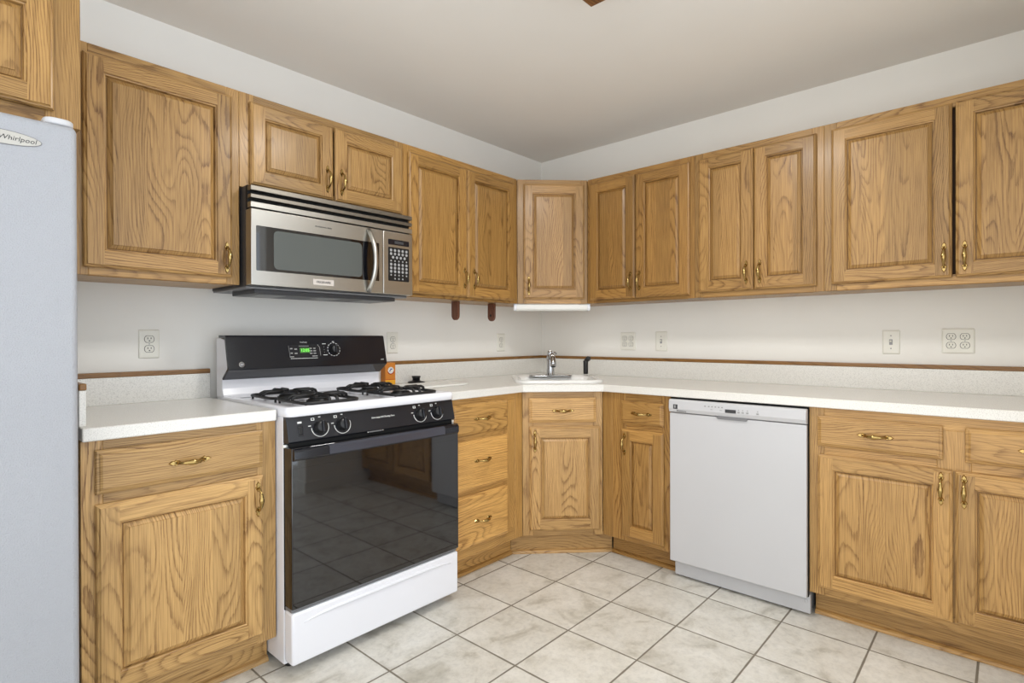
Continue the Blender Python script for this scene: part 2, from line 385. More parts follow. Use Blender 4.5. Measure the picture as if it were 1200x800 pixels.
FR = {'L': math.pi, 'R': math.pi/2, 'D': math.radians(135)}
def cabinet(label, side, a0, a1, front, depth, z0, z1, doors=(), drawers=(), stiles=(), rails=(), toe=0, color=(1,1,1), poly=None, group=None, name='wall_cabinet', cat='cabinet', toe_pts=None):
    """a0,a1: extent along the wall; doors/drawers: (a0,a1,z0,z1,handle_a,handle_z)"""
    ac = (a0+a1)/2
    loc = {'L': (ac, front, 0), 'R': (front, ac, 0), 'D': (front/2, front/2, 0)}[side]
    zb = 0 if toe else z0
    root = thing(name, label, cat, (loc[0], loc[1], zb), FR[side], group)
    k_ = .80 if name == 'wall_cabinet' else 1.06; color = tuple(v*k_ for v in color)  # lighting differences put into the wood tint, darker above, lighter below
    if side == 'L': X = lambda a: ac-a
    elif side == 'R': X = lambda a: a-ac
    else: X = lambda a: a
    def span(p, q): x, y = X(p), X(q); return min(x, y), max(x, y)
    x0, x1 = span(a0, a1) if side != 'D' else (a0, a1)
    Z = lambda z: z-zb
    b = MB()                                             # carcass
    if poly is None: b.box(x0+.04, x1-.04, .76, depth, Z(z0)+.1, Z(z1)-.02, 'oak_v')
    else: b.prism(poly, 'z', Z(z0)+.1, Z(z1)-.02, 'oak_v')
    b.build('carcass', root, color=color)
    b = MB()                                             # face frame: stiles full height, rails between
    sts = [span(*s) if side != 'D' else s for s in stiles]
    xs = sorted(sts); zl, zh = min(r[0] for r in rails), max(r[1] for r in rails)
    lo = next(r for r in rails if r[0] == zl); hi = next(r for r in rails if r[1] == zh)
    full = [i in (0, len(xs)-1) or xs[i][0]-xs[i-1][1] < .1 for i in range(len(xs))]
    for s, fl in zip(xs, full):
        b.board = random.random(); b.box(s[0], s[1], 0, .75, Z(z0) if fl else Z(lo[1]), Z(z1) if fl else Z(hi[0]), 'oak_v')
    for r in rails:
        ends = [x_ for x_, fl in zip(xs, full) if fl or r not in (lo, hi)]
        for p, q in zip(ends, ends[1:]):
            if q[0]-p[1] > .1: b.board = random.random(); b.box(p[1], q[0], 0.004, .75, Z(r[0]), Z(r[1]), 'oak_h')
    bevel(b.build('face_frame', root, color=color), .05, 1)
    b = MB(); flat_rect(b, x0+.3, x1-.3, Z(z0)+.3, Z(z1)-.3, .74, 'gap_shade_brown'); b.build('inner_shadow_panel', root)  # dark sheet standing in for shade behind the door gaps
    for k, (p, q, c, d, ha, hz) in enumerate(doors):
        e = span(p, q) if side != 'D' else (p, q)
        b = MB(); door_mesh(b, e[0], e[1], Z(c), Z(d)); tone = random.uniform(.95, 1.05)
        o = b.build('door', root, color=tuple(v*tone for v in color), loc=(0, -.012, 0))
        link('handle', HANDLE, o, (X(ha), -.80, Z(hz)))
    for k, (p, q, c, d, ha, hz) in enumerate(drawers):
        e = span(p, q) if side != 'D' else (p, q)
        b = MB(); drawer_mesh(b, e[0], e[1], Z(c), Z(d)); tone = random.uniform(.97, 1.06)
        o = b.build('drawer_front', root, color=tuple(v*tone for v in color), loc=(0, -.012, 0))
        link('handle', HANDLE, o, (X(ha), -.80, Z(hz)), (0, math.pi/2, 0))
    if toe:
        b = MB(); tx0, tx1 = toe_pts or (x0, x1)
        b.box(tx0, tx1, toe, toe+.7, 0.02, z0, 'oak_h'); b.build('toe_kick', root, color=tuple(v*.92 for v in color))
        b = MB(); pr = [(toe, .02), (toe, .72)]+[(toe-.7*math.sin(math.radians(t)), .02+.7*math.cos(math.radians(t))) for t in range(15, 91, 15)]
        b.prism(pr, 'x', tx0, tx1, 'oak_h'); b.build('shoe_molding', root, color=tuple(v*.98 for v in color))
    return root

UB, UT = 54.0, 83.75
RL = [(UB, 55.6), (81.9, UT)]
lw = (1.02, .99, .93)                                    # wall cabinets on the left run, warmer light put into the tint
cabinet('large single-door oak wall cabinet left of the microwave', 'L', 88.0, 109.25, 12, 11.95, UB, UT,
        doors=[(89.2, 107.2, 55.0, 82.4, 90.1, 57.9)], stiles=[(88.0, 89.9), (106.6, 109.25)], rails=RL, color=lw)
cabinet('short two-door oak wall cabinet directly above the microwave', 'L', 57.4, 87.96, 12, 11.95, 69.15, UT,
        doors=[(72.5, 86.5, 69.7, 82.5, 73.7, 73.1), (57.95, 72.15, 69.7, 82.5, 71.0, 73.1)],
        stiles=[(57.4, 59.2), (85.8, 87.96)], rails=[(69.15, 70.6), (81.9, UT)], color=lw)
cabinet('tall two-door oak wall cabinet between the microwave and the corner, on the stove wall', 'L', 24.1, 57.36, 12, 11.95, UB, UT,
        doors=[(41.0, 56.35, 54.6, 82.35, 41.85, 58.6), (25.5, 40.85, 54.6, 82.35, 38.95, 58.6)],
        stiles=[(24.1, 26.4), (55.6, 57.36)], rails=RL, color=(.99, .91, .72))
q = 2**.5
def dl(x, y, s): return ((y-x)/q, (s-x-y)/q)             # plan point -> local of a diagonal cabinet whose front is x+y=s
pol = [dl(*p, 36) for p in ((.1, .1), (23.95, .1), (23.95, 11.0), (11.0, 23.95), (.1, 23.95))]
pink = (1.12, 1.09, 1.12)
cabinet('diagonal single-door oak wall cabinet in the corner over the sink', 'D', -8.45, 8.45, 36, 10, UB, UT,
        doors=[(-7.0, 7.7, 55.1, 82.6, -5.75, 58.2)], stiles=[(-8.45, -6.4), (6.9, 8.45)], rails=RL, poly=pol, color=pink)
cabinet('two-door oak wall cabinet right of the corner, nearest the corner of the dishwasher wall', 'R', 24.1, 51.0, 12, 11.95, UB, UT,
        doors=[(24.95, 37.2, 54.7, 82.5, 36.2, 58.5), (37.35, 50.1, 54.7, 82.5, 38.45, 58.5)],
        stiles=[(24.1, 26.4), (49.4, 51.0)], rails=RL, color=(.86, .77, .60))
cabinet('two-door oak wall cabinet over the dishwasher, in the middle of its row', 'R', 51.04, 75.2, 12, 11.95, UB, UT,
        doors=[(52.1, 63.0, 55.0, 82.5, 61.75, 58.4), (63.15, 74.05, 55.0, 82.5, 64.3, 58.4)],
        stiles=[(51.04, 52.8), (73.3, 75.2)], rails=RL, color=(.95, .90, .80))
cabinet('wide two-door oak wall cabinet at the right end of the row', 'R', 75.24, 111.9, 12, 11.95, UB, UT,
        doors=[(76.45, 93.3, 55.1, 82.5, 92.3, 58.3), (93.72, 110.5, 55.1, 82.5, 94.85, 58.3)],
        stiles=[(75.24, 77.2), (109.8, 111.9)], rails=RL, color=(1.08, 1.05, .97))
cabinet('deep oak cabinet above the white fridge', 'L', 109.4, 145.6, 24, 23.9, 68.7, UT,
        doors=[(111.75, 126.9, 70.0, 82.5, 125.6, 73), (127.2, 143.2, 70.0, 82.5, 128.5, 73)],
        stiles=[(109.4, 112.4), (142.6, 145.6)], rails=[(68.7, 70.9), (81.9, UT)], color=(1.0, .96, .86))

CB = 34.48; TK = 4.3
bw = (1.02, 1.0, .95)
cabinet('oak base cabinet between the fridge and the stove', 'L', 88.05, 109.6, 24, 23.8, TK, CB,
        doors=[(89.95, 108.35, 5.6, 27.25, 90.75, 24.2)], drawers=[(89.95, 108.35, 28.4, 33.35, 98.95, 30.75)],
        stiles=[(88.05, 90.6), (107.6, 109.6)], rails=[(TK, 6.2), (26.6, 29.0), (32.6, CB)], toe=3, color=(1.06, 1.09, 1.14), name='base_cabinet')
cabinet('three-drawer oak base cabinet right of the stove', 'L', 36.05, 57.7, 24, 23.8, TK, CB,
        drawers=[(41.0, 55.9, 27.55, 33.4, 48.35, 30.45), (41.0, 55.9, 17.1, 26.45, 48.35, 22.5), (41.0, 55.9, 6.4, 16.2, 48.35, 11.1)],
        stiles=[(36.05, 38.3), (38.33, 41.8), (55.2, 57.7)], rails=[(TK, 7.0), (15.6, 17.8), (25.8, 28.2), (32.7, CB)], toe=3, color=(1.12, 1.07, .92), name='base_cabinet', toe_pts=(-10.7, 10.4))
pol = [(-8.4, .76), (8.4, .76), (8.4, 25), (-8.4, 25)]
dg = cabinet('diagonal oak base cabinet under the corner sink', 'D', -8.45, 8.45, 60, 10, TK, CB,
        doors=[(-7.0, 7.9, 5.45, 27.2, -5.9, 24.2)], drawers=[(-7.1, 7.05, 28.05, 33.2, 0, 30.55)],
        stiles=[(-8.45, -6.3), (6.4, 8.45)], rails=[(TK, 6.2), (26.5, 28.7), (32.4, CB)], toe=1.9, toe_pts=(-10.9, 10.9), poly=pol, color=(1.08, 1.09, 1.12), name='base_cabinet')
# the sink base is open on top so that the bowl hangs inside it
me = next(c for c in dg.children if c.name.startswith('carcass')).data
bm_ = bmesh.new(); bm_.from_mesh(me); top = max(v.co.z for v in bm_.verts)
bmesh.ops.delete(bm_, geom=[f for f in bm_.faces if all(abs(v.co.z-top) < 1e-4 for v in f.verts)], context='FACES'); bm_.to_mesh(me); bm_.free()
cabinet('narrow oak base cabinet with one drawer and one door left of the dishwasher', 'R', 36.05, 51.45, 24, 23.8, TK, CB,
        doors=[(40.8, 50.2, 5.3, 27.2, 41.75, 24.2)], drawers=[(40.8, 50.2, 28.3, 32.95, 45.55, 30.6)],
        stiles=[(36.05, 38.3), (38.33, 41.6), (49.5, 51.45)], rails=[(TK, 6.2), (26.5, 28.9), (32.3, CB)], toe=3, color=(.86, .79, .64), name='base_cabinet', toe_pts=(-7.0, 7.7))
cabinet('wide oak base cabinet right of the dishwasher', 'R', 75.7, 112.0, 24, 23.8, TK, CB,
        doors=[(77.05, 94.1, 5.65, 27.0, 92.8, 24.3), (94.35, 110.9, 5.65, 27.0, 95.35, 24.3)],
        drawers=[(77.0, 93.0, 28.3, 33.15, 84.9, 30.75), (95.45, 110.9, 28.3, 33.15, 103.2, 30.75)],
        stiles=[(75.7, 77.9), (92.3, 96.1), (110.0, 112.0)], rails=[(TK, 6.4), (26.3, 29.0), (32.5, CB)], toe=3, color=(1.0, .98, .93), name='base_cabinet', toe_pts=(-17.9, 18.1))

# ------------------------------------------------------------------ worktops
def slab(outline, hole, z0, z1, m):
    b = MB(); loops = [outline] + ([hole] if hole else [])
    tops = []
    for z in (z0, z1):
        es = []; lv = []
        for lp in loops:
            vs = [b.v((p[0], p[1], z)) for p in lp]; lv.append(vs)
            for i in range(len(vs)): es.append(b.bm.edges.new((vs[i], vs[(i+1) % len(vs)])))
        bmesh.ops.triangle_fill(b.bm, edges=es, use_beauty=True); tops.append(lv)
    for lo, hi in zip(*tops):
        n = len(lo)
        for i in range(n): b.f([lo[i], lo[(i+1) % n], hi[(i+1) % n], hi[i]], m)
    for f in b.bm.faces: f.material_index = b.mi(m)
    return b
def to_world(t, u):                                      # diagonal frame: t across (right +), u = distance from the corner along the diagonal
    return ((u/q)-t/q, (u/q)+t/q)
SW, SF, SB = 9.75, 28.3*q, 13.6*q                        # sink half width, front and back along the diagonal
hole = [to_world(x, y) for x, y in rrect(-SW+.7, SW-.7, SB+.7, SF-.7, 3.2)]
wt = thing('worktop', 'speckled white L-shaped worktop around the corner sink', 'countertop', (0, 0, 34.5))
b = slab([(.05, .05), (57.75, .05), (57.75, 25), (36.85, 25), (25, 36.85), (25, 112.1), (.05, 112.1)], hole, 34.5, 36, 'counter')
bmesh.ops.translate(b.bm, verts=b.bm.verts, vec=(0, 0, -34.5)); bevel(b.build('slab', wt), .16, 3)
b = MB(); b.prism([(.03, .03), (57.75, .03), (57.75, .75), (.75, .75), (.75, 112.1), (.03, 112.1)], 'z', 1.5, 5.55, 'counter'); bevel(b.build('backsplash', wt), .05, 1)
b = MB(); b.prism([(.03, .03), (57.75, .03), (57.75, .82), (.82, .82), (.82, 112.1), (.03, 112.1)], 'z', 5.55, 6.3, 'oak_trim'); bevel(b.build('backsplash_cap', wt), .12, 2)['label'] = 'narrow oak cap strip'
wt = thing('worktop', 'short speckled white worktop between the fridge and the stove', 'countertop', (98.9, 12.5, 34.5))
P0 = (-98.9, -12.5, -34.5)
def shifted(b): bmesh.ops.translate(b.bm, verts=b.bm.verts, vec=P0); return b
b = MB(); b.box(88.3, 109.6, .05, 25, 34.5, 36, 'counter'); bevel(shifted(b).build('slab', wt), .16, 3)
b = MB(); b.box(88.3, 109.6, .03, .75, 36, 40.05, 'counter'); bevel(shifted(b).build('backsplash', wt), .05, 1)
b = MB(); b.box(108.95, 109.6, .76, 23.4, 36, 40.05, 'counter'); bevel(shifted(b).build('side_splash', wt), .05, 1)
b = MB(); b.box(88.3, 109.6, .03, .82, 40.05, 40.8, 'oak_trim'); b.box(108.9, 109.6, .83, 23.5, 40.05, 40.8, 'oak_trim'); bevel(shifted(b).build('backsplash_cap', wt), .12, 2)['label'] = 'narrow oak cap strip'

# ------------------------------------------------------------------ fridge
fr = thing('fridge', 'tall white textured fridge at the left edge', 'fridge', (128.7, 15, 0), math.pi)
# local: x = 128.7 - X, y = 15 - Y
def FX(x): return 128.7-x
def FY(y): return 15-y
b = MB(); b.box(FX(146.3), FX(111.1), FY(28.4), FY(2), .8, 66.4, 'fridge', .3, 2); b.build('cabinet_body', fr)
for nm, xa, xb in (('door', 110.88, 128.9), ('freezer_door', 129.2, 146.5)):
    b = MB(); b.box(FX(xb), FX(xa), FY(31), FY(28.6), 4.2, 66.75, 'fridge', .55, 4); d = b.build(nm, fr)
    b = MB(); hx = FX(128.0 if nm == 'door' else 130.1)
    b.tube([(hx, FY(31), 58), (hx, FY(32.6), 57), (hx, FY(32.9), 50), (hx, FY(32.9), 32), (hx, FY(32.6), 24), (hx, FY(31), 23)], .45, 'plastic', 10); b.build('handle', d)
    if nm == 'door':
        pts = [(FX(116.6)+2.95*math.cos(t)*(1 if math.cos(t) > 0 else .95), 64.42+.62*math.sin(t)) for t in [2*math.pi*i/32 for i in range(32)]]
        b = MB(); b.prism(pts, 'y', FY(31.08), FY(31.0), 'steel'); bd = b.build('badge', d)
        bd['label'] = 'silver oval nameplate'
        b2 = MB(); pts2 = [(FX(116.6)+(p[0]-FX(116.6))*1.03, 64.42+(p[1]-64.42)*1.12) for p in pts]; b2.prism(pts2, 'y', FY(31.03), FY(30.99), 'grey'); b2.build('badge_rim', d)
        link('lettering', text_mesh('Whirlpool', .62, 'dark_ink', shear=.2, sx=1.05), d, (FX(115.35), FY(31.1), 64.42))
b = MB()
ring = rrect(FX(113.4), FX(111.0), FY(30.6), FY(26.5), .9, 5)
b.prism(ring, 'z', 66.78, 67.45, 'white_dw'); bevel(b.build('hinge_cover', fr), .2, 3)
b = MB(); b.box(FX(145.8), FX(111.5), FY(28.2), FY(27.6), .8, 4.1, 'grey'); b.build('kick_grille', fr)
for x in (112.5, 144.8):
    for y in (4, 26): b = MB(); b.lathe([(.6, .01), (.6, .9)], 'black_plastic', (FX(x), FY(y), 0), 'z', 12); b.build('foot', fr)

# ------------------------------------------------------------------ gas range (local: x = 72.9 - X, y = 14 - Y, facing -y)
rg = thing('gas_range', 'white and black freestanding gas stove with black glass oven door', 'stove', (72.9, 14, 0), math.pi)
def QX(x): return 72.9-x
def QY(y): return 14-y
XL, XR = QX(87.85), QX(57.95)                            # left and right sides as seen
b = MB(); b.box(XL, XR, QY(25.9), QY(2), 1.0, 35.0, 'white_enamel', .12, 2); b.build('body', rg)
for x in (59.5, 86.3):
    for y in (4, 24.5): b = MB(); b.lathe([(.7, .01), (.7, .3), (.35, .35), (.35, 1.05)], 'black_plastic', (QX(x), QY(y), 0), 'z', 12); b.build('levelling_foot', rg)
# cooktop with raised rim and rolled front lip
b = MB()
def ck(i, z): return [(p[0], p[1], z) for p in rrect(XL-.12+i, XR+.12-i, QY(27.35)+i, QY(2.0)-i, max(.3, 1.0-i*.4), 5)]
b.loft([ck(.15, 35.0), ck(0, 35.12), ck(0, 36.05), ck(.08, 36.25), ck(.3, 36.36), ck(1.1, 36.36), ck(1.5, 36.28), ck(2.0, 36.05), ck(2.6, 36.0)], 'white_enamel', cap0=True, cap1=True)
b.build('cooktop', rg)
# backguard
b = MB(); b.prism([(QY(2), 36.05), (QY(2), 45.9), (QY(3.5), 45.9), (QY(5.6), 45.6), (QY(6.7), 41.0), (QY(4.7), 39.4), (QY(4.5), 37.6), (QY(5.0), 36.6), (QY(5.8), 36.05)], 'x', XL, XR, 'white_enamel')
bevel(b.build('backguard', rg), .12, 2)
b = MB(); b.prism([(QY(3.2), 45.92), (QY(3.2), 46.35), (QY(5.9), 46.3), (QY(6.15), 46.05), (QY(7.35), 40.75), (QY(4.75), 39.0), (QY(4.6), 39.35), (QY(6.72), 40.95), (QY(5.65), 45.7), (QY(5.3), 45.92)], 'x', XL-.06, XR+.06, 'black_gloss')
bgd = bevel(b.build('display_hood', rg), .1, 2); bgd['label'] = 'glossy black sloped upper panel'
sl = math.atan2(7.35-6.15, 46.05-40.75)                  # lean of the backguard face
def bg_pt(x, z): return Matrix.Translation((QX(x), QY(6.15+(46.05-z)*(7.35-6.15)/(46.05-40.75)), z)) @ Matrix.Rotation(-sl, 4, 'X')
def on_bg(o, x, z, dy=0):
    Mx = bg_pt(x, z) @ Matrix.Translation((0, -dy, 0)); loc, rot, _ = Mx.decompose(); o.location = loc*I; o.rotation_euler = rot.to_euler()
b = MB(); b.prism(rrect(-3.0, 3.0, -1.15, 1.15, .25), 'y', -.03, 0, 'black_panel')
for x0, x1, z in ((-2.7, 2.3, -1.32), (-2.85, -2.1, -1.0), (1.3, 2.3, -.95)): b.box(x0, x1, -.035, 0, z-.035, z+.035, 'ink')
b.tube([(-2.9, -.02, .95), (-2.8, -.02, -.9)], .03, 'pale_ink', 4); b.tube([(2.5, -.02, 1.15), (2.85, -.02, .6), (2.95, -.02, -.9)], .03, 'ink', 4)
for x, z, w in ((-2.45, .45, .22), (-2.45, -.35, .2), (-1.65, .35, .25), (-1.65, -.4, .25), (1.15, .45, .2), (1.15, 0, .25), (1.15, -.45, .25), (1.85, .45, .2), (1.85, 0, .25), (1.85, -.45, .25), (-.1, .95, .9)):
    b.box(x-w, x+w, -.036, 0, z-.1, z+.1 if w < .5 else z-.02, 'pale_ink')
cp = b.build('clock_panel', rg); on_bg(cp, 74.85, 43.55, .02)
b = MB(); b.box(-.92, .92, -.05, -.02, -.42, .45, 'green_dim'); cd = b.build('clock_display', cp, (0.05, 0, .1)); cd['label'] = 'green lit clock display'
link('clock_digits', text_mesh('12:05', .72, 'green', sx=1.0), cp, (.05, -.06, .1))
lt = link('lettering', text_mesh('TrueTemp', .30, 'ink'), rg); on_bg(lt, 74.95, 45.1, .03)
lt = link('lettering', text_mesh('XL44', .3, 'ink'), rg); on_bg(lt, 58.95, 41.6, .03)
b = MB(); b.lathe([(.46, 0), (.46, -.04), (.36, -.06)], 'steel', (0, 0, 0), 'y', 24); b.lathe([(.37, 0), (.37, -.07), (.01, -.072)], 'grey', (0, 0, 0), 'y', 24)
em = b.build('emblem', rg); on_bg(em, 85.8, 41.55, .01)
link('lettering', text_mesh('GE', .42, 'ink', shear=.2), em, (0, -.085, 0))
def knob(b, r, full=False):
    b.lathe([(r*1.02, -.02), (r*1.02, -.16), (r*.9, -.34), (r*.86, -.82), (r*.78, -.9), (.02, -.92)], 'black_plastic', (0, 0, 0), 'y', 28)
    b.box(-r*.2, r*.2, -1.25, -.5, -r*.86, r*.86, 'black_gloss', .09, 2)
def arcs(b, r, a0, a1, m='ink', w=.05):
    pts = arc(0, 0, r, a0, a1, 26); b.tube([(p[0], -.02, p[1]) for p in pts], w, m, 5)
b = MB(); knob(b, .85); k = b.build('thermostat_knob', rg); on_bg(k, 69.2, 43.75, .01)
b = MB(); n = 14
for i in range(n): arcs(b, 1.22, 360*i/n+3, 360*i/n+17, w=.06)
b.box(-.2, .2, -.03, 0, 1.4, 1.52, 'ink'); b.box(-2.2, -1.5, -.03, 0, 1.0, 1.1, 'ink'); b.box(-2.2, -1.4, -.03, 0, -1.05, -.95, 'ink')
for z in (.5, 0, -.5): b.box(-1.95, -1.85, -.03, 0, z-.05, z+.05, 'pale_ink')
k = b.build('dial_marks', rg); on_bg(k, 69.2, 43.75, .01); k['label'] = 'white ring of dial marks'
# sloped black control panel under the cooktop
b = MB(); b.prism([(QY(25.9), 35.0), (QY(26.75), 35.0), (QY(27.55), 31.7), (QY(27.3), 31.45), (QY(25.9), 31.45)], 'x', XL, XR, 'black_panel'); bevel(b.build('control_panel', rg), .08, 2)
ps = math.atan2(.8, 3.3)
def on_cp(o, x, z, dy=0):
    Mx = Matrix.Translation((QX(x), QY(26.75+(35-z)*.8/3.3), z)) @ Matrix.Rotation(-ps, 4, 'X') @ Matrix.Translation((0, -dy, 0))
    loc, rot, _ = Mx.decompose(); o.location = loc*I; o.rotation_euler = rot.to_euler()
for x in (83.1, 79.6, 65.35, 61.75):
    b = MB(); knob(b, .92); k = b.build('burner_knob', rg); on_cp(k, x, 33.2, .01)
    b = MB(); arcs(b, 1.3, 180, 380, w=.055)
    b.box(-1.75, -1.35, -.03, 0, .28, .38, 'ink'); b.box(-.12, .2, -.03, 0, 1.38, 1.52, 'ink')
    b.box(-1.25, -.75, -.03, 0, 1.05, 1.42, 'ink'); b.box(-1.15, -.85, -.035, 0, 1.13, 1.34, 'black_panel')
    k = b.build('knob_marks', rg); on_cp(k, x, 33.2, .005); k['label'] = 'white arc around the knob'
b = MB(); b.box(-.42, .42, -.03, .1, -.85, .75, 'black_gloss', .04); b.box(-.28, .28, -.12, 0, -.6, .5, 'black_plastic', .08); b.box(-.3, .3, -.03, 0, .95, 1.2, 'ink')
k = b.build('light_switch', rg); on_cp(k, 86.05, 33.1, .01)
lt = link('lettering', text_mesh('Extra Large Self-Cleaning Oven', .36, 'ink', shear=.15, sx=.92), rg); on_cp(lt, 72.5, 33.55, .02)
b = MB()
for x in (75.6, 72.9): b.lathe([(.13, 0), (.13, -.3), (.05, -.36)], 'chrome', (QX(x), QY(27.4), 31.55), 'y', 10)
b.box(QX(75.4), QX(73.1), QY(27.65), QY(27.4), 31.48, 31.62, 'grey'); b.build('latch', rg)
# dark vent gap, oven door, handle
b = MB(); b.box(XL+.25, XR-.25, QY(27.0), QY(25.9), 30.8, 31.5, 'gap_shade'); b.box(XL+.05, XR-.05, QY(26.2), QY(25.9), 8.6, 31.4, 'gap_shade'); b.build('vent_gap', rg)
b = MB(); b.box(XL, XR, QY(28.4), QY(26.25), 9.2, 30.95, 'black_glass', .14, 2)
dr = b.build('oven_door', rg)
b = MB(); w0, w1 = XL+.1, XR-.1
b.prism(rrect(w0, w1, 9.4, 28.2, .2), 'y', QY(28.43), QY(28.35), 'black_glass'); b.build('oven_window', dr)
b = MB(); hp = [(QY(28.3), 30.9), (QY(28.9), 30.85), (QY(29.15), 30.6), (QY(29.15), 29.65), (QY(28.95), 29.35), (QY(28.3), 29.2)]
b.prism(hp, 'x', XL+.06, XR-.45, 'black_gloss'); hd = bevel(b.build('door_handle', dr), .12, 3)
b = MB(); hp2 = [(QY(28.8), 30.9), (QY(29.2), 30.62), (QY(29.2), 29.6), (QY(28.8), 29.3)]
b.prism(hp2, 'x', QX(82.75), QX(61.6), 'grip'); b.build('handle_reflection', dr)  # handle centre, floor and sky reflection painted as lighter bluish grey
for x in (XL-.04, XR+.04): b = MB(); b.lathe([(.22, -.35), (.22, .35)], 'plastic', (x, QY(26.6), 31.1), 'x', 10); b.build('hinge_clip', dr)
# storage drawer
b = MB(); b.box(XL+.02, XR-.02, QY(28.3), QY(26.0), 1.55, 8.65, 'white_enamel', .35, 4); sd = b.build('storage_drawer', rg); sd['label'] = 'white lower drawer'
b = MB(); p = []
for i in range(25):
    t = -1+2*i/24; p.append((t*13.3, QY(28.27), 7.55-.55*abs(t)**6))
b.tube(p, [.05+.28*(1-abs(-1+2*i/24)**4) for i in range(25)], 'white_enamel', 8); b.build('pull_ridge', sd)
b = MB(); b.box(XL+.1, XR-.1, QY(27.9), QY(26.0), 8.72, 9.1, 'grey'); b.build('trim_rail', rg)
# burners and grates
for bx in (80.6, 65.4):
    for by in (12.6, 22.1):
        cx, cy = QX(bx), QY(by)
        b = MB(); b.lathe([(3.7, 36.02), (3.72, 36.12), (3.4, 36.14), (2.6, 36.03), (1.9, 36.03)], 'white_enamel', (cx, cy, 0), 'z', 32); b.build('burner_bowl', rg)
        b = MB(); b.lathe([(1.75, 36.02), (1.75, 36.45), (1.5, 36.5), (1.5, 36.65), (1.3, 36.78), (.02, 36.8)], 'black_matte', (cx, cy, 0), 'z', 28); b.build('burner', rg)
        b = MB(); g = 4.45
        ringp = [(p_[0], p_[1], 36.62) for p_ in rrect(cx-g, cx+g, cy-g, cy+g, 1.3, 5)]
        b.tube(ringp, .23, 'black_matte', 8, closed=True)
        for a in range(4):
            t = a*math.pi/2; d = Vector((math.cos(t), math.sin(t), 0)); s_ = Vector((-d.y, d.x, 0)); o_ = Vector((cx, cy, 0)); zz = Vector((0, 0, 1))
            w = .62
            pth = [o_+d*g+s_*w+zz*36.6, o_+d*(g-.2)+s_*w+zz*37.15, o_+d*(g-.7)+s_*w+zz*37.35, o_+d*1.5+s_*w*.9+zz*37.35, o_+d*1.05+s_*w*.5+zz*37.33,
                   o_+d*1.05-s_*w*.5+zz*37.33, o_+d*1.5-s_*w*.9+zz*37.35, o_+d*(g-.7)-s_*w+zz*37.35, o_+d*(g-.2)-s_*w+zz*37.15, o_+d*g-s_*w+zz*36.6]
            b.tube(pth, .24, 'black_matte', 8)
        for sx in (-1, 1):
            for sy in (-1, 1): b.lathe([(.18, 36.02), (.18, 36.6)], 'black_matte', (cx+sx*(g-.4), cy+sy*(g-.4), 0), 'z', 8)
        b.build('grate', rg)

# ------------------------------------------------------------------ over-the-range microwave (local: x = 72.75 - X, y = 8 - Y, z - 53.6)
mw = thing('microwave_hood', 'stainless steel microwave oven mounted above the stove', 'microwave', (72.75, 8, 53.6), math.pi)
def WX(x): return 72.75-x
def WY(y): return 8-y
def WZ(z): return z-53.6
a, c = WX(87.7), WX(57.82)
b = MB(); b.box(a, c, WY(13.6), WY(.1), WZ(53.75), WZ(69.0), 'dark_grey'); b.build('case', mw)
b = MB(); b.box(a, c, WY(13.7), WY(.4), WZ(53.45), WZ(53.74), 'grey', .05, 1)
b.box(a+1.5, c-2.2, WY(13.0), WY(4.4), WZ(52.75), WZ(53.45), 'dark_grey', .08, 1)
for x in (a+5, 0, c-6): b.box(x-2.2, x+2.2, WY(11.5), WY(6.0), WZ(52.68), WZ(52.75), 'pale_ink')
b.build('underside_filter', mw)
b = MB()                                                 # vent louvres
b.box(a, c, WY(14.3), WY(13.6), WZ(65.5), WZ(69.0), 'gap_shade')
for z0, z1, mm in ((68.1, 68.85, 'steel_dark'), (66.95, 67.55, 'steel_dark'), (65.55, 66.4, 'steel')):
    b.box(a, c, WY(15.45), WY(14.2), WZ(z0), WZ(z1), mm, .08, 2)
b.build('vent_louvre', mw)
b = MB(); b.box(a, WX(64.42), WY(15.5), WY(13.6), WZ(53.85), WZ(65.35), 'steel', .1, 2); md = b.build('door', mw)
b = MB(); b.prism(rrect(WX(86.95), WX(65.25), WZ(56.05), WZ(62.85), .15), 'y', WY(15.53), WY(15.4), 'black_glass'); b.build('window', md)
b = MB(); b.prism(rrect(WX(84.3), WX(68.8), WZ(56.45), WZ(62.4), .7), 'y', WY(15.56), WY(15.45), 'mw_glass'); b.build('window_screen', md)
b = MB(); p = []
for i in range(15):
    t = -1+2*i/14; p.append((WX(67.45)+.35*(1-t*t), WY(15.55+1.75*(1-abs(t)**2.2)), WZ(59.5)+5.5*t))
b.tube(p, [.36]*15, 'steel', 12, flat=1.3); b.build('handle', md)
b = MB(); b.box(WX(77.9), WX(74.2), WY(15.6), WY(15.45), WZ(54.5), WZ(55.5), 'nameplate', .04, 1); bd = b.build('nameplate', md); bd['label'] = 'pale rectangular nameplate'
link('lettering', text_mesh('FRIGIDAIRE', .5, 'dark_ink', sx=.98), bd, (WX(76.05), WY(15.62), WZ(55.0)))
link('lettering', text_mesh('PROFESSIONAL SERIES', .3, 'dark_ink', shear=.1), md, (WX(76.0), WY(15.52), WZ(64.1)))
b = MB(); b.box(WX(64.34), c, WY(15.5), WY(13.6), WZ(53.85), WZ(65.35), 'steel', .1, 2); cpn = b.build('control_panel', mw)
b = MB(); b.prism(rrect(WX(63.3), WX(58.65), WZ(62.95), WZ(63.95), .15), 'y', WY(15.54), WY(15.45), 'black_gloss'); b.box(WX(61.9), WX(59.9), WY(15.55), WY(15.5), WZ(63.2), WZ(63.7), 'dark_grey'); b.build('display', cpn)
b = MB(); b.prism(rrect(WX(63.3), WX(58.65), WZ(56.3), WZ(62.5), .2), 'y', WY(15.54), WY(15.45), 'black_plastic')
